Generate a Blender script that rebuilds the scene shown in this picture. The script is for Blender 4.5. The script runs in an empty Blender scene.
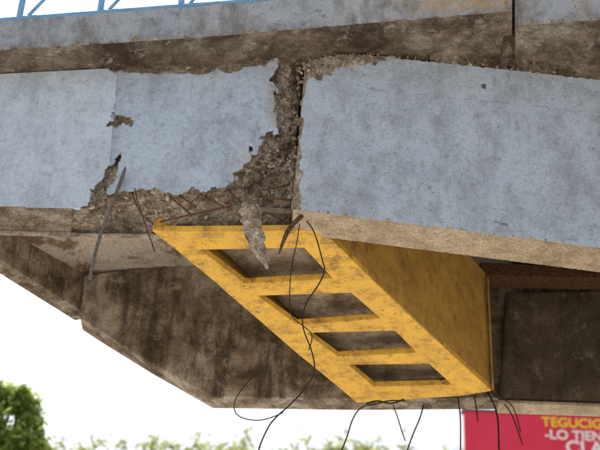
import bpy, bmesh, math, random
from mathutils import Vector, Matrix, noise
random.seed(7)
scene=bpy.context.scene
# ---------------------------------------------------------------- camera / survey helpers
F=1400.0; PITCH=math.radians(34); ROLL=math.radians(2.5)
C=Vector((0,0,1.6))
fw=Vector((0,math.cos(PITCH),math.sin(PITCH)))
r0=Vector((1,0,0)); u0=Vector((0,-math.sin(PITCH),math.cos(PITCH)))
rt=r0*math.cos(ROLL)+u0*math.sin(ROLL)
up=-r0*math.sin(ROLL)+u0*math.cos(ROLL)
def ray(px,py): return fw+rt*((px-300)/F)+up*((225-py)/F)
def W(px,py,Y):
    r=ray(px,py); return C+r*(Y/r.y)
def H(px,py,z):
    r=ray(px,py); return C+r*((z-C.z)/r.z)
def proj(P):
    d=P-C; k=F/d.dot(fw); return 300+d.dot(rt)*k, 225-d.dot(up)*k
def lerp(pts,x):
    if x<=pts[0][0]:
        (a,b),(c,d)=pts[0],pts[1]
    elif x>=pts[-1][0]:
        (a,b),(c,d)=pts[-2],pts[-1]
    else:
        for i in range(len(pts)-1):
            if pts[i][0]<=x<=pts[i+1][0]:
                (a,b),(c,d)=pts[i],pts[i+1]; break
    return b+(d-b)*(x-a)/(c-a)
def fb(x,y,z=0,o=4): return noise.fractal(Vector((x,y,z)),0.9,2.1,o)
def clamp(v,a=0.,b=1.): return max(a,min(b,v))
def sstep(a,b,v):
    t=clamp((v-a)/(b-a)); return t*t*(3-2*t)

cam=bpy.data.cameras.new("camera"); cam.sensor_width=36; cam.lens=36*F/600
cam.clip_end=6000; cam.clip_start=0.1
cam.dof.use_dof=True; cam.dof.focus_distance=9.8; cam.dof.aperture_fstop=2.4
co=bpy.data.objects.new("camera",cam); scene.collection.objects.link(co)
m=Matrix((rt,up,-fw)).transposed().to_4x4(); m.translation=C; co.matrix_world=m
scene.camera=co

# ---------------------------------------------------------------- node helpers
class NT:
    def __init__(s,name):
        s.m=bpy.data.materials.new(name); s.m.use_nodes=True
        s.t=s.m.node_tree; s.t.nodes.clear()
        s.out=s.t.nodes.new('ShaderNodeOutputMaterial')
        s.b=s.t.nodes.new('ShaderNodeBsdfPrincipled')
        s.l(s.b.outputs[0],s.out.inputs[0])
        s.tc=s.t.nodes.new('ShaderNodeTexCoord')
    def l(s,a,b): s.t.links.new(a,b)
    def noise(s,scale,detail=5,rough=0.6,stretch=None,off=0,dist=0):
        mp=s.t.nodes.new('ShaderNodeMapping'); s.l(s.tc.outputs['Object'],mp.inputs[0])
        if stretch: mp.inputs['Scale'].default_value=stretch
        mp.inputs['Location'].default_value=(off,off*1.7,off*.3)
        n=s.t.nodes.new('ShaderNodeTexNoise'); s.l(mp.outputs[0],n.inputs['Vector'])
        n.inputs['Scale'].default_value=scale; n.inputs['Detail'].default_value=min(detail,5)
        n.inputs['Roughness'].default_value=rough; n.inputs['Distortion'].default_value=dist
        return n.outputs['Fac']
    def ramp(s,fac,stops):
        r=s.t.nodes.new('ShaderNodeValToRGB'); e=r.color_ramp.elements
        while len(e)<len(stops): e.new(0.5)
        for el,(p,c) in zip(e,stops):
            el.position=p
            el.color=(c,c,c,1) if isinstance(c,(int,float)) else (*c,1)
        s.l(fac,r.inputs[0]); return r.outputs[0]
    def mix(s,fac,a,b,mode='MIX'):
        n=s.t.nodes.new('ShaderNodeMix'); n.data_type='RGBA'; n.blend_type=mode
        for i,v in ((0,fac),(6,a),(7,b)):
            if isinstance(v,(int,float)): n.inputs[i].default_value=v
            elif isinstance(v,tuple): n.inputs[i].default_value=(*v,1)
            else: s.l(v,n.inputs[i])
        return n.outputs[2]
    def math(s,op,a,b=0.5):
        n=s.t.nodes.new('ShaderNodeMath'); n.operation=op
        for i,v in ((0,a),(1,b)):
            if isinstance(v,(int,float)): n.inputs[i].default_value=v
            else: s.l(v,n.inputs[i])
        return n.outputs[0]
    def attr(s,name):
        n=s.t.nodes.new('ShaderNodeAttribute'); n.attribute_name=name; return n.outputs['Fac']
    def bump(s,h,strength=0.4,dist=0.01):
        n=s.t.nodes.new('ShaderNodeBump'); n.inputs['Strength'].default_value=strength
        n.inputs['Distance'].default_value=dist; s.l(h,n.inputs['Height'])
        s.l(n.outputs[0],s.b.inputs['Normal'])
    def fin(s,col,rough=0.85,spec=0.3):
        if isinstance(col,tuple): s.b.inputs['Base Color'].default_value=(*col,1)
        else: s.l(col,s.b.inputs['Base Color'])
        s.b.inputs['Roughness'].default_value=rough
        s.b.inputs['Specular IOR Level'].default_value=spec
        return s.m

def rawconc(n,off=0,dark=1.0):
    d=dark
    a=n.ramp(n.noise(8,5,.7,off=off),[(0.32,(.14*d,.105*d,.08*d)),(0.48,(.33*d,.275*d,.22*d)),(0.64,(.58*d,.53*d,.46*d))])
    f=n.ramp(n.noise(75,3,.7,off=off+3),[(0.35,.45),(0.6,1.1)])
    return n.mix(1.0,a,f,'MULTIPLY')

def painted(name,ca,cb,off=0,grime=0.5,chips=0.70,expose=True,grimecol=(.14,.13,.125),mott=.45):
    n=NT(name)
    p=n.mix(n.ramp(n.noise(1.8,5,.6,off=off),[(.35,0.),(.65,1.)]),ca,cb)
    p=n.mix(n.ramp(n.noise(42,5,.8,off=off+5),[(.40,.0),(.60,mott)]),p,tuple(min(1,c*1.35) for c in ca))
    g=n.math('MULTIPLY',n.ramp(n.noise(3.2,5,.75,(1.4,1.4,.7),off+2),[(.47,0.),(.72,1.)]),grime)
    p=n.mix(g,p,grimecol)
    g2=n.math('MULTIPLY',n.ramp(n.noise(11,5,.85,off=off+8),[(.53,0.),(.66,1.)]),grime*.9)
    p=n.mix(g2,p,(.17,.18,.2))
    g3=n.math('MULTIPLY',n.ramp(n.noise(9,4,.75,(1.5,1.5,.2),off+6),[(.57,0.),(.70,1.)]),grime*.38)
    p=n.mix(g3,p,(.18,.15,.12))
    pn=n.noise(80,3,.65,off=off+4)
    p=n.mix(n.ramp(pn,[(.62,0.),(.68,.75)]),p,(.07,.07,.075))
    raw=rawconc(n,off)
    ch=n.ramp(n.noise(9,5,.75,off=off+11),[(chips,0.),(chips+.02,1.)])
    col=n.mix(ch,p,raw)
    if expose:
        no=n.noise(30,5,.7,off=off)
        rs=n.math('MULTIPLY',n.attr('stain'),n.ramp(no,[(.40,0.),(.56,1.)]))
        col=n.mix(rs,col,(.42,.26,.10))
        e=n.math('ADD',n.attr('exposed'),n.math('MULTIPLY',n.math('SUBTRACT',no,.5),.9))
        e=n.ramp(e,[(.47,0.),(.53,1.)])
        col=n.mix(e,col,raw)
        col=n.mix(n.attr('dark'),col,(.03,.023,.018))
    h=n.math('ADD',n.math('MULTIPLY',pn,-.8),n.math('MULTIPLY',n.noise(7,5,.65,off=off),2.2))
    h=n.math('SUBTRACT',h,n.math('MULTIPLY',ch,.5))
    n.bump(h,.6,.012)
    return n.fin(col,.8,.25)
def stained(name,stops,scale=1.6,off=0,streak=.6,bump=.5,lich=.6):
    n=NT(name)
    a=n.ramp(n.noise(scale,5,.72,off=off,dist=.4),stops)
    s=n.math('MULTIPLY',n.ramp(n.noise(5,5,.7,(1.5,1.5,.25),off+3),[(.45,0.),(.62,1.)]),streak)
    a=n.mix(s,a,(.05,.04,.03))
    fn=n.noise(50,5,.75,off=off+1)
    a=n.mix(1.,a,n.ramp(fn,[(.3,.5),(.65,1.2)]),'MULTIPLY')
    l=n.ramp(n.noise(6,5,.78,off=off+9),[(.56,0.),(.66,lich)])
    a=n.mix(l,a,(.42,.385,.33))
    n.bump(n.math('ADD',fn,n.noise(6,4,.6,off=off)),bump,.014)
    return n.fin(a,.9,.2)

M_blueL=painted("blue_paint_pale",(.47,.56,.68),(.41,.505,.635),off=1,grime=.38,chips=.70)
M_blueM=painted("blue_paint_mid",(.42,.51,.64),(.36,.45,.58),off=4,grime=.55,chips=.655)
M_blueR=painted("blue_paint_grey",(.35,.415,.51),(.40,.47,.57),off=9,grime=.55,chips=.71,mott=.6)
M_fascia=painted("blue_paint_weathered",(.29,.33,.39),(.37,.40,.43),off=14,grime=.95,chips=.63)
M_soffitR=stained("beige_soffit",[(.3,(.36,.28,.19)),(.5,(.54,.44,.32)),(.7,(.64,.56,.45))],off=3,streak=.3)
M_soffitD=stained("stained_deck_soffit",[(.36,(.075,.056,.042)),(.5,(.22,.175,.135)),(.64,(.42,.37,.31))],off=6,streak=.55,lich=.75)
M_pale=stained("pale_soffit",[(.40,(.22,.15,.10)),(.46,(.52,.46,.40)),(.7,(.64,.59,.54))],scale=1.5,off=5.5,streak=.15)
M_brown=stained("brown_mossy_concrete",[(.36,(.10,.077,.053)),(.48,(.27,.215,.16)),(.62,(.50,.44,.37))],scale=2.4,off=2,streak=.75,lich=.75)
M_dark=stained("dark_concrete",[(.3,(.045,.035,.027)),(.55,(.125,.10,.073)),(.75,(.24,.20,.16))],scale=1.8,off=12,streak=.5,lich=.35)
M_inner=stained("inner_panel",[(.36,(.17,.125,.085)),(.5,(.33,.265,.195)),(.64,(.48,.41,.33))],scale=2.4,off=22,streak=.4,lich=.4)
nr=NT("raw_concrete"); nr.bump(nr.noise(60,5,.7),.8,.01); M_raw=nr.fin(rawconc(nr,2,1.1),.95,.1)
def yellowmat(name,ca,cb,off,dirt):
    n=NT(name)
    p=n.mix(n.ramp(n.noise(3,5,.6,off=off),[(.35,0.),(.65,1.)]),ca,cb)
    d=n.math('MULTIPLY',n.ramp(n.noise(7,5,.8,off=off+3),[(.47,0.),(.66,1.)]),dirt)
    p=n.mix(d,p,(.28,.14,.04))
    rs=n.math('MULTIPLY',n.ramp(n.noise(2.6,5,.85,off=off+14),[(.55,0.),(.66,1.)]),.75)
    p=n.mix(rs,p,(.24,.11,.035))
    c=n.ramp(n.noise(18,5,.75,off=off+5),[(.62,0.),(.64,1.)])
    p=n.mix(c,p,(.19,.14,.10))
    fn=n.noise(60,4,.75,off=off)
    p=n.mix(n.ramp(fn,[(.42,0.),(.75,.3)]),p,(.42,.27,.08))
    n.bump(n.math('ADD',fn,n.noise(9,5,.6,off=off)),.4,.008)
    return n.fin(p,.5,.45)
M_yel=yellowmat("yellow_paint",(.92,.56,.07),(.82,.49,.07),1,.7)
M_yelweb=yellowmat("yellow_paint_shaded",(.64,.385,.075),(.50,.29,.06),5,.8)  # same yellow paint darkened; the webs' shading sits in the colour
n=NT("rusty_steel"); M_rust=n.fin(n.ramp(n.noise(40,5),[(.35,(.05,.025,.015)),(.65,(.16,.075,.035))]),.85)
n=NT("grey_steel"); M_steel=n.fin(n.ramp(n.noise(30,5),[(.35,(.07,.06,.055)),(.65,(.19,.17,.15))]),.7)
n=NT("black_wire"); M_wire=n.fin(n.ramp(n.noise(30,3),[(.35,(.012,.01,.01)),(.7,(.035,.028,.025))]),.6)
n=NT("blue_rail_paint"); M_rail=n.fin(n.ramp(n.noise(12,5),[(.35,(.12,.30,.55)),(.65,(.18,.38,.62))]),.5)

# ---------------------------------------------------------------- object helpers
def empty(name,loc=(0,0,0)):
    e=bpy.data.objects.new(name,None); scene.collection.objects.link(e); e.empty_display_size=.3; return e
def obj(name,verts,faces,mats,parent=None,midx=None,attrs=None,smooth=False):
    me=bpy.data.meshes.new(name); me.from_pydata([tuple(v) for v in verts],[],faces)
    for mm in (mats if isinstance(mats,list) else [mats]): me.materials.append(mm)
    if midx: me.polygons.foreach_set('material_index',midx)
    if attrs:
        for k,v in attrs.items():
            a=me.attributes.new(k,'FLOAT','POINT'); a.data.foreach_set('value',v)
    if smooth: me.polygons.foreach_set('use_smooth',[True]*len(me.polygons))
    me.update()
    bm=bmesh.new(); bm.from_mesh(me); bmesh.ops.recalc_face_normals(bm,faces=bm.faces); bm.to_mesh(me); bm.free()
    o=bpy.data.objects.new(name,me); scene.collection.objects.link(o)
    if parent: o.parent=parent
    return o
def loft(name,cols,mats,parent,mfun=None,exp=None,dark=None,stain=None):
    n=len(cols[0]); V=[v for c in cols for v in c]; Fs=[];mi=[]
    for i in range(len(cols)-1):
        for j in range(n):
            k=(j+1)%n
            Fs.append((i*n+j,i*n+k,(i+1)*n+k,(i+1)*n+j)); mi.append(mfun(i,j) if mfun else 0)
    Fs.append(tuple(range(n))); mi.append(mi[0]); L=(len(cols)-1)*n
    Fs.append(tuple(L+j for j in range(n))); mi.append(mi[0])
    at={}
    if exp: at['exposed']=[v for c in exp for v in c]
    if dark: at['dark']=[v for c in dark for v in c]
    if stain: at['stain']=[v for c in stain for v in c]
    return obj(name,V,Fs,mats,parent,mi,at or None)
def prism(name,pts,d,mat,parent,bev=0.012):
    n=len(pts); V=[Vector(p) for p in pts]+[Vector(p)+Vector(d) for p in pts]
    Fs=[tuple(range(n)),tuple(range(2*n-1,n-1,-1))]+[(i,(i+1)%n,n+(i+1)%n,n+i) for i in range(n)]
    o=obj(name,V,Fs,mat,parent)
    if bev:
        b=o.modifiers.new("bevel",'BEVEL'); b.width=bev; b.segments=2; b.limit_method='ANGLE'
    return o
def tube(name,pts,r,mat,parent=None,jit=0,kind='POLY',taper=None):
    cu=bpy.data.curves.new(name,'CURVE'); cu.dimensions='3D'; cu.bevel_depth=r; cu.bevel_resolution=2
    sp=cu.splines.new('NURBS' if kind=='N' else 'POLY'); sp.points.add(len(pts)-1)
    for i,p in enumerate(pts):
        q=Vector(p)+Vector((random.uniform(-jit,jit),0,random.uniform(-jit,jit)))
        sp.points[i].co=(*q,1); sp.points[i].radius=1 if not taper else taper[i]
    if kind=='N': sp.use_endpoint_u=True; sp.order_u=3
    cu.materials.append(mat); cu.use_fill_caps=True
    o=bpy.data.objects.new(name,cu); scene.collection.objects.link(o)
    if parent: o.parent=parent
    return o

bridge=empty("concrete_overpass")
YF=8.0
def frange(a,b,s):
    r=[];x=a
    while x<b-1e-6: r.append(x); x+=s
    return r
def lean(x,y): return x-0.085*(y-70)
# ---------------------------------------------------------------- left girder
topL=[(-400,95),(0,74),(115,68),(290,57)]
edgL=[(-400,196),(0,206),(100,209),(305,213)]
bluebot=[(80,209),(100,207),(130,191),(150,187),(175,193),(210,192),(235,188),(255,176),(275,172),(305,170)]
def pl(x,y,P):
    best=-9
    for i in range(len(P)-1):
        (ax,ay,ar),(bx,by,br)=P[i],P[i+1]
        dx,dy=bx-ax,by-ay; t=clamp(((x-ax)*dx+(y-ay)*dy)/(dx*dx+dy*dy))
        d=math.hypot(x-ax-t*dx,y-ay-t*dy); r=ar+(br-ar)*t
        best=max(best,1-d/r)
    return best
dmgL=[(302,55,32),(302,70,27),(302,90,27),(305,115,27),(305,128,18),(300,145,23),(290,160,30),(272,180,30),(260,188,22)]
topstrip=[(115,66,7),(160,66,8),(200,66,9),(240,62,8),(262,58,9)]
xs=frange(-400,0,40)+frange(0,96,2)+frange(96,302,.9)+[302]
cols=[];EX=[];DK=[];ST=[]
NR=185
for x in xs:
    yt=lerp(topL,x); ye=lerp(edgL,x); PE=W(x,ye,YF); zb=PE.z
    ybk=proj(PE+Vector((0,.30,0)))[1]
    c=[];ex=[];dk=[];st=[]
    for j in range(NR+1):
        y=yt+(ybk-yt)*j/NR
        nz=fb(x/14,y/14,1,5); nf=fb(x/4,y/4,3,3); big=fb(x/40,y/40,7,3)
        Y=YF if y<=ye else min(YF+.30,H(lean(x,y),y,zb).y)
        e=0;d=0;rec=0
        ad=pl(x,y,dmgL); a=pl(x+nz*7,y+nz*7,dmgL)
        s_=.5*sstep(-.9,.1,ad)*clamp(.4+big*1.5)
        if a>0:
            e=max(e,sstep(0,.12,a)); rec=max(rec,sstep(0,.3,a)*.05+sstep(.4,1,a)*.07)
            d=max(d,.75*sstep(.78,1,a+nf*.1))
        a2=pl(x+nz*6,y+nz*4,topstrip)
        if a2>0: e=max(e,sstep(0,.3,a2)); rec=max(rec,.02*sstep(0,.5,a2)); d=max(d,.35*sstep(.1,.6,a2))
        a3=pl(x+nz*6,y+nz*6,[(112,124,3),(123,121,7),(134,121,4)])
        if a3>0: e=max(e,sstep(0,.5,a3)*.9); rec=max(rec,.025*sstep(0,.6,a3)); d=max(d,.2*sstep(.5,1,a3))
        a4=pl(x+nz*5,y+nz*5,[(126,156,3),(121,170,5),(113,188,8),(108,205,11)])
        if a4>0: e=max(e,sstep(0,.3,a4)); rec=max(rec,.05*sstep(0,.7,a4)); d=max(d,.2*sstep(.45,1,a4))
        s=abs(x-118-nz*.8)
        if s<.8 and y<165: d=max(d,.35+.2*nf)
        if x>84:
            bb=lerp(bluebot,x)+nz*5+nf*2
            if y>bb:
                e=1; t=(y-bb)/(ybk-bb)
                Y2=YF+.30*clamp(t)**.8+.02
                Y=max(Y,min(YF+.31,Y2)) if t<.97 else Y
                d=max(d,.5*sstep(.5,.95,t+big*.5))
        if e>.3:
            v1=noise.voronoi(Vector((x/8+nf*.15,y/6.5,2)))[0]
            v2=noise.voronoi(Vector((x/3.2,y/2.8,5)))[0]
            rec+= (nz*.026+(v1[0])*.030-.012+(v2[0])*.012)*e
            edge=v1[1]-v1[0]
            if x>225 or y>185: d=max(d,.5*sstep(.15,.6,nz),.45*(1-sstep(.03,.16,edge)))
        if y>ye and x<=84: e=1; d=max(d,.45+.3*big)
        if j in(0,NR): rec=max(0,rec*.3)
        c.append(W(lean(x,y),y,min(YF+.33,Y+rec))); ex.append(e); dk.append(clamp(d)); st.append(clamp(s_))
    b=c[-1].copy(); b.y=YF+.36; t=c[0].copy(); t.y=YF+.36
    c+= [b,t]; ex+=[1,1]; dk+=[0,0]; st+=[0,0]
    cols.append(c);EX.append(ex);DK.append(dk);ST.append(st)
loft("left_girder",cols,[M_blueL,M_blueM],bridge,lambda i,j:0 if xs[i]<118 else 1,EX,DK,ST)
gridL=dict(xs=xs,cols=cols,EX=EX)
# ---------------------------------------------------------------- right girder
YR=7.93
topR=[(303,64),(315,60),(335,55),(375,55),(400,59),(450,64),(520,71),(600,80),(1000,118)]
edgR=[(303,209),(600,246),(1000,296)]
xr=frange(304.5,420,1)+frange(420,620,2)+frange(620,1000,40)+[1000]
cols=[];EX=[];DK=[];ST=[];NR=150;NS=22
for x in xr:
    yt=lerp(topR,x)+fb(x/5,3,2)*(2.5 if x<380 else 1.0); ye=lerp(edgR,x)
    chip=max(0,fb(x/9,9,4,4))*2.5
    PE=W(lean(x,ye),ye,YR); zb=PE.z
    c=[];ex=[];dk=[]
    for j in range(NR+1):
        y=yt+(ye-yt)*j/NR
        nz=fb(x/12,y/12,21,5); nf=fb(x/4,y/4,23,3)
        e=0;d=0;rec=0
        a=pl(x+nz*7,y+nz*7,[(300,62,17),(312,66,16),(330,60,13),(352,56,11),(376,56,8)])
        if a>0: e=sstep(0,.25,a); rec=-.012*e+nf*.02*e+nz*.02*e; d=.3*sstep(0,.5,nz)
        a=pl(x+nz*5,y+nz*5,[(304,60,10),(303,90,6),(303,120,4),(303,150,5),(303,180,7),(304,208,10)])
        if a>0: e=max(e,sstep(0,.3,a)); rec=max(rec,.05*sstep(0,.9,a)+nz*.01)
        a=pl(x,y,[(485,86,2.0),(486,87,2.0)])
        if a>0: e=1;rec=.02;d=.5
        a=pl(x+nz*3,y+nz*2,[(508,222,1.0),(520,225,1.4)])
        if a>0: d=.5
        q=ye-y
        if q<chip+1.5: e=max(e,.8 if chip>.6 else .0); rec=max(rec,(chip-q)*.004)
        if 92<y-(x-400)*.1+nz*2<93.2 and x>370: d=max(d,.3*clamp(.6+nz))
        c.append(W(lean(x,y),y,YR+rec)); ex.append(e); dk.append(d)
    p0=c[-1]
    for j in range(1,NS+1):
        t=j/NS; v=Vector((PE.x,YR+.30*t,zb)); v.z+=abs(fb(x/7,t*6,5,3))*.008
        if t*.3<p0.y-YR+.003: v=p0.copy()
        c.append(v); ex.append(1); dk.append(0)
    t=c[0].copy(); t.y=YR+.30; c.append(t); ex.append(1); dk.append(0)
    cols.append(c);EX.append(ex);DK.append(dk)
loft("right_girder",cols,[M_blueR,M_soffitR],bridge,lambda i,j:0 if j<NR else 1,EX,DK)
zl=W(250,211,YF).z-.035
# ---------------------------------------------------------------- deck slab 1 and 2
YBK=H(285,401,zl+.02).y
SO1=[(-400,95),(0,73),(290,57),(512,61)]
SO2=[(515,62),(600,77),(1000,130)]
def deckslab(name,xs,soff,fbot,ftop,seed,mats):
    cols=[];EX=[];DK=[];ST=[]
    NF=14;NS1=40
    for x in xs:
        ys=lerp(soff,x); zs=W(x,ys,YF).z
        wob=fb(x/25,seed,0,4)*.5
        P0=H(x,lerp(fbot,x)+wob,zs); yf=P0.y
        P1=W(x,lerp(ftop,x)+fb(x/30,seed+4,0,3)*.5,yf)
        if x<95:
            PL=H(x,237+.657*(x-25),zs)
            if PL.y<YF+.4: PL=H(x,lerp(edgL,x)-60,zs)
        else: PL=H(x,283,zs)
        dr=(PL-P0); dr.z=0
        lim=PL.y+.15 if x<95 else YBK+.22
        lim=max(lim,YF+.36)
        PL=P0+dr*((lim-P0.y)/dr.y)
        c=[];ex=[];dk=[];st=[]
        for j in range(NF+1):
            t=j/NF; p=P1.lerp(P0,t); n_=fb(x/10,t*3,seed,4)
            p.y+=max(0,n_)*.006+(.012*sstep(.85,1,t)); c.append(p)
            ex.append(.55*sstep(.80,1,t+n_*.2)); dk.append(clamp(.35*sstep(.6,1,t)*clamp(.6+n_)+.35*sstep(.35,.8,fb(x/25,t*1.2,seed+30,4))))
            st.append(clamp(.8*sstep(380,440,x)*(1-sstep(500,540,x))*(1-sstep(.75,1,t))+.35*sstep(.2,.8,fb(x/30,t,50,3))))
        for j in range(1,NS1+1):
            t=(j/NS1)**1.7; p=P0.lerp(PL,t); p.z=zs+fb(x/16,t*30,seed+9,4)*.010*min(1,j/3); 
            c.append(p); ex.append(1); dk.append(0); st.append(0)
        b=PL.copy(); b.z=P1.z; c.append(b)
        ex.append(1);dk.append(0);st.append(0)
        cols.append(c);EX.append(ex);DK.append(dk);ST.append(st)
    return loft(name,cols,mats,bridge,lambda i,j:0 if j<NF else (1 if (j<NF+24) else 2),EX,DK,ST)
xd=frange(-400,-10,30)+frange(-10,512,2)+[512]
deckslab("deck_slab",xd,SO1,[(-400,80),(0,50),(200,37),(400,20),(508,11)],
   [(-400,52),(0,21),(290,-1),(508,-18)],3,[M_fascia,M_soffitD,M_pale])
xd2=frange(515,620,2)+frange(620,1000,30)+[1000]
deckslab("deck_slab_beyond_joint",xd2,SO2,[(515,25),(600,19),(1000,-10)],
   [(515,-10),(600,-16),(1000,-50)],8,[M_fascia,M_soffitD,M_dark])
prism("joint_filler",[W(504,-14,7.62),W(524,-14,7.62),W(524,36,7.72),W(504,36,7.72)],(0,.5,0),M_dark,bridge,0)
cols=[]
for x in frange(430,640,1.5)+frange(640,1000,40):
    t1=lerp([(430,60),(519,62),(600,74),(1000,124)],x)+2+fb(x/8,1,1)*1.5; b1=lerp(topR,x)+2
    y0=YR+.03+fb(x/9,4,4)*.03
    row=[W(x,t1-10,y0)]
    for k in range(1,8):
        row.append(W(x,t1-10+(b1-t1+10)*k/8,y0+fb(x/6,k*1.3,7,4)*.035))
    cols.append(row+[W(x,b1,y0+.03),W(x,b1,YR+.27),W(x,t1-10,YR+.27)])
loft("bearing_mortar",cols,[M_soffitD],bridge)
# ---------------------------------------------------------------- rear girder with haunch, edge beam
rear=[(80,318),(95,328),(150,362),(212,397),(355,399),(500,398),(600,401),(1000,414)]
pts=[W(x,y,YBK) for x,y in rear]
tops=[]
for x in (1000,800,640,560,516,500,400,300,200,80):
    s=SO2 if x>513 else SO1
    z=W(x,lerp(s,x),YF).z+.07
    xx=H(x,290,z); k=YBK/xx.y
    tops.append(Vector((xx.x*k,YBK,z)))
tops[0].x=pts[-1].x; tops[-1].x=pts[0].x-.02; tops[-1].z-=.12
prism("rear_girder",pts+tops,(0,.22,0),M_brown,bridge)
zs0=W(60,lerp(SO1,60),YF).z
A=H(25,237,zs0);B=H(95,283,zs0); D=(A-B)
P=[A+D*2.0,B-D*.02]
dz=.36
side=Vector((-.16,.07,0))
q=[P[0]+Vector((0,0,.1)),P[1]+Vector((0,0,.1)),P[1]-Vector((0,0,dz)),P[0]-Vector((0,0,dz))]
prism("edge_beam",q,side,M_brown,bridge)
bl=[(506,291),(640,289),(640,403),(501,398)]
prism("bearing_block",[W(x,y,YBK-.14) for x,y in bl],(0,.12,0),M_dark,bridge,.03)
prism("bearing_block_ledge",[W(x,y,YBK-.16) for x,y in [(499,399.5),(640,404.5),(640,408),(499,403)]],(0,.2,0),M_soffitR,bridge,.008)
prism("rusty_cross_plate",[W(x,y,YBK-.35) for x,y in [(480,262),(640,270),(640,279),(480,276)]],(0,.2,0),M_rust,bridge,.008)

# ---------------------------------------------------------------- yellow frame
frame=empty("yellow_ladder_frame")
Lo=[(152,231),(175,249),(216,283),(228,294),(262,323),(271,331),(300,356),(310,364),(338,387),(357,403)]
Li=[(182,232),(200,250),(245,284),(257,296),(297,325),(306,333),(338,357),(348,365),(374,387),(386,401)]
Ri=[(292,231),(304,248),(333,279),(351,293),(381,319),(395,331),(417,353),(429,364),(452,385),(462,396)]
Ro=[(322,231),(341,249),(372,280),(386,293),(413,319),(426,331),(449,352),(462,364),(484,384),(492,391)]
def fr(z,rows): return [H(x,y,z) for x,y in rows]
lo,li,ri,ro=fr(zl,Lo),fr(zl,Li),fr(zl,Ri),fr(zl,Ro)
V=lo+li+ri+ro; Fs=[]
for k in range(9):
    Fs.append((k,k+1,10+k+1,10+k)); Fs.append((20+k,20+k+1,30+k+1,30+k))
    if k%2==0: Fs.append((10+k,10+k+1,20+k+1,20+k))
o=obj("bottom_grid",V,Fs,M_yel,frame)
so=o.modifiers.new("thick",'SOLIDIFY'); so.thickness=.055
so.offset=-1 if o.data.polygons[0].normal.z<0 else 1
bv=o.modifiers.new("bevel",'BEVEL'); bv.width=.006; bv.segments=2; bv.limit_method='ANGLE'
top=zl+1.17
def web(name,a,b,th,mat,z0=zl+.012):
    d=(b-a).normalized(); nrm=Vector((-d.y,d.x,0))*th
    q=[Vector((a.x,a.y,z0)),Vector((b.x,b.y,z0)),Vector((b.x,b.y,top)),Vector((a.x,a.y,top))]
    return prism(name,q,nrm,mat,frame,.004)
dirR=(ro[9]-ro[0]).normalized(); dirL=(lo[9]-lo[0]).normalized()
insR=Vector((-dirR.y,dirR.x,0))*.012; insL=Vector((dirL.y,-dirL.x,0))*.012
web("right_web",ro[0]+insR,ro[9]+insR,.06,M_yelweb)
web("left_web",lo[0]+insL*6,lo[9]+insL*6,.06,M_yelweb)
e=ro[9]; outR=-Vector((-dirR.y,dirR.x,0))
q=[e-dirR*.03+outR*.02,e+outR*.02,e-insR,e-dirR*.03-insR]
prism("end_plate",[Vector((v.x,v.y,zl+.005)) for v in q],(0,0,1.1),M_yelweb,frame,.004)
q=[lo[0]+insL*12,lo[9]+insL*12,ro[9]+insR*8,ro[0]+insR*8]
prism("inner_panel",[Vector((v.x,v.y,zl+.17)) for v in q],(0,0,.04),M_inner,frame,0)

# ---------------------------------------------------------------- rubble & exposed aggregate
def stones(name,items,mat,parent):
    V=[];Fs=[]
    bm=bmesh.new(); bmesh.ops.create_icosphere(bm,subdivisions=1,radius=1)
    bv=[v.co.copy() for v in bm.verts]; bf=[[v.index for v in f.verts] for f in bm.faces]; bm.free()
    for p,r in items:
        s=Vector((random.uniform(.6,1.5),random.uniform(.5,1.1),random.uniform(.5,1.1)))
        R=Matrix.Rotation(random.random()*6,3,'Y')@Matrix.Rotation(random.random()*6,3,'X')
        o0=len(V)
        for v in bv:
            q=Vector((v.x*s.x,v.y*s.y,v.z*s.z))*random.uniform(.6,1.25); V.append(p+(R@q)*r)
        Fs+=[tuple(o0+i for i in f) for f in bf]
    return obj(name,V,Fs,mat,parent)
it=[]
g=gridL
while len(it)<420:
    i=random.randrange(len(g['xs'])); 
    if g['xs'][i]<100: continue
    j=random.randrange(5,180)
    if g['EX'][i][j]>.8: it.append((g['cols'][i][j],random.choice((.004,.006,.008,.010,.014,.022))))
for k in range(60):
    x=random.uniform(296,306); y=random.uniform(58,205); it.append((W(lean(x,y),y,YF+.04+random.uniform(0,.05)),random.uniform(.01,.026)))
for k in range(110):
    x=random.uniform(300,378); it.append((W(x,lerp(topR,x)+random.uniform(-1,9),YR+random.uniform(-.01,.03)),random.uniform(.005,.017)))
for k in range(70):
    x=random.uniform(385,640); it.append((W(x,lerp(topR,x)+random.uniform(-3,1),YR+random.uniform(.0,.06)),random.uniform(.006,.02)))
stones("exposed_aggregate",it,M_raw,bridge)
chunk_pts=[(250,210,10),(251,218,10),(252,229,9),(255,240,8),(260,251,6),(264,260,4.2),(267,268,1.5)]
ys=frange(208,269,.8); cols=[]
for y in ys:
    cx=lerp([(p[1],p[0]) for p in chunk_pts],y); r=max(.8,lerp([(p[1],p[2]) for p in chunk_pts],y))
    cc=W(cx,y,YF+.04); rr=r/F*9.6; ring=[]
    for k in range(34):
        a=k/34*2*math.pi; n_=fb(math.cos(a)*1.3,math.sin(a)*1.3,y/6,5)
        q=rr*(1+.5*n_); ring.append(cc+Vector((math.cos(a)*q,math.sin(a)*q*.8,.006*fb(a,y,2))))
    cols.append(ring)
loft("hanging_concrete_lump",cols,[M_raw],bridge)

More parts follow.
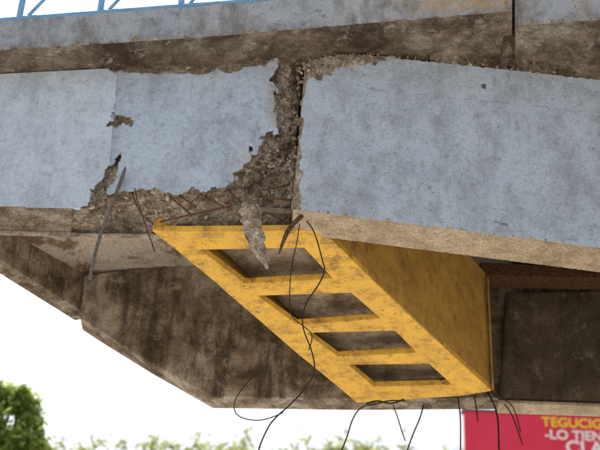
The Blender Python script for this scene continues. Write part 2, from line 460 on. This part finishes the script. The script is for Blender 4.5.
# ---------------------------------------------------------------- rebar
rebar=empty("exposed_rebar")
tube("long_bar",[W(129,158,YF+.04),W(122,178,YF-.02),W(112,205,YF-.06),W(100,235,YF-.08),W(93,262,YF-.09),W(90,279,YF-.09)],.012,M_steel,rebar,kind='N')
tube("bar_2",[W(131,160,YF+.05),W(134,190,YF+.0),W(142,215,YF-.03),W(149,235,YF-.02),W(155,252,YF)],.005,M_rust,rebar,kind='N')
tube("bar_3",[W(132,190,YF+.06),W(136,212,YF),W(150,222,YF+.02)],.005,M_rust,rebar,kind='N')
for k,(a,b) in enumerate([((168,196),(190,214)),((176,194),(196,208)),((205,196),(232,210)),((226,188),(244,205)),((247,206),(262,214)),((262,190),(290,184)),((255,196),(292,200)),((160,222),(232,206)),((110,121),(138,124)),((270,70),(285,96))]):
    mid=((a[0]+b[0])/2+random.uniform(-2,2),(a[1]+b[1])/2+random.uniform(-2,2))
    tube("bar_%d"%(k+4),[W(*a,YF+.07),W(*mid,YF+.0),W(*b,YF+.07)],.007,M_rust,rebar,kind='N')
tube("bar_curved",[W(302,216,YF+.0),W(292,224,YF-.02),W(284,238,YF-.02),W(279,254,YF-.01)],.013,M_rust,rebar,kind='N',taper=[1.2,1.4,1.1,.5])

# ---------------------------------------------------------------- wires
wires=empty("hanging_wires")
def wire(name,pp,Y0,Y1=None,r=.0055):
    Y1=Y1 or Y0; n=len(pp)
    tube(name,[W(x,y,Y0+(Y1-Y0)*i/(n-1)) for i,(x,y) in enumerate(pp)],r,M_wire,wires,kind='N',jit=.006)
wire("wire_1",[(299,214),(310,224),(317,240),(323,262),(326,272),(318,288),(307,300),(302,318),(304,332),(312,350),(316,372),(306,388),(290,404),(272,420),(264,434),(258,452),(255,480)],8.05,8.2,.0048)
wire("wire_2",[(300,218),(297,240),(293,262),(290,285),(290,305),(292,318),(303,326),(315,336),(308,350)],8.1,8.2,.0035)
wire("wire_3",[(256,374),(244,386),(233,402),(234,414),(248,420),(266,421),(284,412)],8.2,8.25,.0035)
wire("wire_5",[(338,460),(346,440),(352,418),(362,405),(376,404),(390,399),(406,401)],10.6,10.6,.006)
wire("wire_5b",[(366,404),(376,400),(385,403),(396,404),(403,399)],10.6,10.6,.008)
wire("wire_6",[(393,405),(398,418),(403,434),(405,441)],10.7,10.7,.005)
wire("wire_7",[(424,404),(420,418),(412,434),(407,450)],10.7,10.7,.006)
wire("wire_8",[(458,399),(460,414),(461,432),(461,455)],10.8,10.8,.006)
wire("wire_9",[(474,396),(476,408),(478,422)],10.8,10.8,.006)
wire("wire_10",[(486,392),(493,400),(498,416),(499,436),(499,458)],10.7,10.7,.008)
wire("wire_11",[(490,390),(498,398),(508,408),(516,424),(522,445)],10.7,10.7,.006)
wire("wire_12",[(500,398),(510,402),(517,414),(521,432)],10.6,10.6,.005)

# ---------------------------------------------------------------- railing on the deck
rail=empty("blue_railing")
def topedge(x):
    zs=W(x,lerp(SO1,x),YF).z
    yf=H(x,lerp([(-400,80),(0,50),(200,37),(400,20),(508,11)],x),zs).y
    return W(x,lerp([(-400,52),(0,21),(290,-1),(508,-18)],x),yf)+Vector((0,.10,0))
for nme,h,r in (("bottom_rail",.10,.022),("mid_rail",.5,.018),("top_rail",.95,.03)):
    tube(nme,[topedge(x)+Vector((0,0,h)) for x in (-400,-200,0,200,400,508)],r,M_rail,rail)
k=0
for x in range(-395,505,82):
    k+=1; a=topedge(x); tube("post_%d"%k,[a-Vector((0,0,.03)),a+Vector((0,0,.95))],.025,M_rail,rail)
    b=topedge(x+41)+Vector((0,0,.5)); tube("brace_%d"%k,[a+Vector((0,0,.02)),b],.014,M_rail,rail)

# ---------------------------------------------------------------- piers (outside the picture)
def cyl(name,x,y,z0,z1,r,mat,parent,n=28):
    pts=[(x+r*math.cos(2*math.pi*i/n),y+r*math.sin(2*math.pi*i/n),z0) for i in range(n)]
    return prism(name,pts,(0,0,z1-z0),mat,parent,0)
prr=W(860,330,8); cyl("pier_right",prr.x+.4,9.5,0,zl-.62,.55,M_soffitR,bridge)
prism("pier_cap_right",[(prr.x-.2,7.9,zl-.62),(prr.x+1.0,7.9,zl-.62),(prr.x+1.0,11.2,zl-.62),(prr.x-.2,11.2,zl-.62)],(0,0,.36),M_soffitR,bridge)
prl=W(-330,195,8); cyl("pier_left",prl.x,8.3,0,prl.z-.25,.4,M_soffitR,bridge)

# ---------------------------------------------------------------- ground, road
n=NT("ground_dust_bounce"); gc=n.ramp(n.noise(.3,5,.6),[(.3,(.44,.39,.32)),(.7,(.56,.51,.44))]); n.bump(n.noise(6,5),.3,.02); M_ground=n.fin(gc,.95)  # albedo raised so the unseen ground bounces fill light onto the soffits
obj("ground",[(-3000,-3000,0),(3000,-3000,0),(3000,3000,0),(-3000,3000,0)],[(0,1,2,3)],M_ground)
n=NT("asphalt"); M_as=n.fin(n.ramp(n.noise(20,5),[(.3,(.04,.04,.04)),(.7,(.07,.068,.065))]),.9)
obj("road",[(-300,19,.004),(300,19,.004),(300,27,.004),(-300,27,.004)],[(0,1,2,3)],M_as)
n=NT("kerb_concrete"); M_k=n.fin(n.ramp(n.noise(8,5),[(.3,(.28,.27,.25)),(.7,(.42,.4,.37))]),.9)
for i,y in enumerate((18.7,27.0)):
    prism("kerb",[(-300,y,0),(300,y,0),(300,y+.3,0),(-300,y+.3,0)],(0,0,.13),M_k,None,0)
n=NT("road_paint"); M_rp=n.fin(n.ramp(n.noise(15,5),[(.3,(.6,.6,.55)),(.6,(.8,.8,.76))]),.8)
V=[];Fs=[]
for i in range(-40,41):
    x=i*6; o0=len(V); V+=[(x,22.94,.008),(x+3,22.94,.008),(x+3,23.06,.008),(x,23.06,.008)]; Fs.append((o0,o0+1,o0+2,o0+3))
obj("road_markings",V,Fs,M_rp)

# ---------------------------------------------------------------- billboard
bb=empty("billboard"); YB=30
n=NT("billboard_red"); M_red=n.fin(n.ramp(n.noise(1.2,4),[(.3,(.66,.03,.07)),(.7,(.76,.045,.10))]),.5)
n=NT("billboard_yellow"); M_by=n.fin((.85,.62,.05),.5)
n=NT("billboard_white"); M_bw=n.fin((.82,.8,.8),.5)
tl=W(464,411,YB); x0=tl.x; z1=tl.z
prism("panel",[(x0,YB,z1),(x0+7.2,YB,z1),(x0+7.2,YB,z1-3.4),(x0,YB,z1-3.4)],(0,.15,0),M_red,bb,0)
for i,xx in enumerate((x0+1.6,x0+5.6)): cyl("post_%d"%(i+1),xx,YB+.35,0,z1-.2,.16,M_steel,bb)
prism("frame_top",[(x0-.05,YB-.03,z1+.003),(x0+7.25,YB-.03,z1+.003),(x0+7.25,YB+.2,z1+.003),(x0-.05,YB+.2,z1+.003)],(0,0,.05),M_steel,bb,0)
def text(nm,s,px,py,size,mat,sx=1):
    cu=bpy.data.curves.new(nm,'FONT'); cu.body=s; cu.size=size; cu.extrude=.004; cu.offset=size*.025; cu.materials.append(mat)
    o=bpy.data.objects.new(nm,cu); scene.collection.objects.link(o); p=W(px,py,YB-.012); o.location=p; o.rotation_euler=(math.radians(90),0,0); o.scale=(sx,1,1); o.parent=bb
text("text_1","TEGUCIGALPA",542,426,.34,M_by,1.0)
text("text_2","-LO TIENE",545,438.5,.34,M_bw,1.0)
text("text_3","CLARO",566,453,.46,M_bw,1.05)

# ---------------------------------------------------------------- trees
def leafmat(name,a,b,tc,tf):
    n=NT(name); oi=n.noise(1.3,4,.6,off=2)
    col=n.ramp(oi,[(.3,a),(.7,b)])
    n.fin(col,.5,.3)
    tr=n.t.nodes.new('ShaderNodeBsdfTranslucent'); n.l(n.mix(.6,col,tc),tr.inputs[0])
    mx=n.t.nodes.new('ShaderNodeMixShader'); mx.inputs[0].default_value=tf
    n.l(n.b.outputs[0],mx.inputs[1]); n.l(tr.outputs[0],mx.inputs[2]); n.l(mx.outputs[0],n.out.inputs[0]); return n.m
M_leaf=leafmat("leaf",(.11,.17,.045),(.20,.27,.07),(.65,.78,.2),.6)
M_leafd=leafmat("leaf_far_haze",(.16,.18,.08),(.24,.25,.12),(.65,.7,.3),.6)  # paler leaf colour imitates haze over the distant trees
n=NT("bark"); M_bark=n.fin(n.ramp(n.noise(12,5,.7,(1,1,.3)),[(.3,(.06,.045,.03)),(.7,(.17,.13,.09))]),.95)
def crown(centers,nleaf,size,seed,ncl=30,spread=.55):
    rnd=random.Random(seed); V=[];Fs=[]
    cl=[]
    for c,r in centers:
        for k in range(ncl):
            d=Vector((rnd.gauss(0,1),rnd.gauss(0,1),rnd.gauss(0,.9))).normalized()*r*rnd.uniform(.3,1.1)
            cl.append((c+d,r*rnd.uniform(.12,.3)))
    for i in range(nleaf):
        c,r=rnd.choice(cl)
        p=c+Vector((rnd.gauss(0,spread),rnd.gauss(0,spread),rnd.gauss(0,spread)))*r
        a=Vector((rnd.gauss(0,1),rnd.gauss(0,1),rnd.gauss(0,.6))).normalized(); b=a.cross(Vector((rnd.gauss(0,1),rnd.gauss(0,1),rnd.gauss(0,1)))).normalized()
        s=size*rnd.uniform(.6,1.3); o0=len(V)
        V+=[p-a*s,p+b*s*.42,p+a*s,p-b*s*.42]; Fs.append((o0,o0+1,o0+2,o0+3))
    return V,Fs
def tree(name,base,centers,nleaf,size,mat,seed):
    t=empty(name); V,Fs=crown(centers,nleaf,size,seed,22,.95); obj("crown",V,Fs,mat,t)
    top=sum((c for c,r in centers),Vector())/len(centers); b=Vector(base); mid=b.lerp(top,.55)
    tube("trunk",[b-Vector((0,0,.1)),b.lerp(mid,.5)+Vector((.1,.05,0)),mid,top],.30,M_bark,t,taper=[1.2,.95,.7,.25])
    for i,(c,r) in enumerate(centers): tube("limb_%d"%(i+1),[mid,mid.lerp(c,.5)+Vector((0,0,.15)),c+Vector((0,0,r*.3))],.10,M_bark,t,taper=[1.2,.8,.2])
    return t
YT=24
k_=YT/17
cs=[(W(0,436,YT),.42*k_),(W(-40,440,YT+.5),.8*k_),(W(-60,510,YT),1.2*k_),(W(8,500,YT-.3),.55*k_),(W(-110,450,YT+.5),1.1*k_),(W(6,396,YT+.2),.20*k_),(W(28,426,YT),.20*k_),(W(20,402,YT),.18*k_),(W(26,447,YT-.2),.26*k_)]
tree("leafy_tree",(cs[2][0].x,YT+4,0),cs,11500,.085,M_leaf,3)
V=[];Fs=[];rnd=random.Random(5); far=empty("distant_trees")
cen=[]
for px in range(-300,1000,20):
    y=lerp([(-300,430),(40,446),(70,443),(100,447),(150,446),(190,435),(235,435),(270,444),(310,440),(360,439),(400,446),(450,454),(1000,440)],px)
    Yt=rnd.uniform(46,54); c=W(px+rnd.uniform(-6,6),y,Yt); r=rnd.uniform(1.0,1.8); c.z-=r
    cen.append((c,r)); cen.append((c+Vector((rnd.uniform(-1,1),rnd.uniform(-1,1),-2.2)),2.0)); 
    if rnd.random()<.5: cen.append((c+Vector((rnd.uniform(-1,1),1,-5)),2.4))
    tube("trunk",[(c.x,c.y,-.1),(c.x+.2,c.y,c.z*.6),(c.x,c.y,c.z)],.28,M_bark,far,taper=[1.2,.9,.3])
V,Fs=crown(cen,90000,.15,9); obj("crowns",V,Fs,M_leafd,far)

# ---------------------------------------------------------------- light
SE=math.radians(62); SR=math.radians(-35)
w=bpy.data.worlds.new("World"); scene.world=w; w.use_nodes=True; nt=w.node_tree
sk=nt.nodes.new('ShaderNodeTexSky'); sk.sky_type='NISHITA'; sk.sun_disc=False; sk.sun_elevation=SE; sk.sun_rotation=SR
sk.dust_density=5; sk.air_density=1.3; sk.ozone_density=1
hs=nt.nodes.new('ShaderNodeHueSaturation'); hs.inputs['Saturation'].default_value=.5; hs.inputs['Value'].default_value=1.3
bg=nt.nodes['Background']; bg.inputs[1].default_value=.15
nt.links.new(sk.outputs[0],hs.inputs['Color']); nt.links.new(hs.outputs[0],bg.inputs[0])
sd=bpy.data.lights.new("sun",'SUN'); sd.energy=4; sd.angle=math.radians(.5); sd.color=(1,.95,.86)
so=bpy.data.objects.new("sun",sd); scene.collection.objects.link(so)
dv=Vector((math.sin(SR)*math.cos(SE),math.cos(SR)*math.cos(SE),math.sin(SE)))
so.rotation_euler=dv.to_track_quat('Z','Y').to_euler()
scene.view_settings.view_transform='Standard'; scene.view_settings.look='None'; scene.view_settings.exposure=0
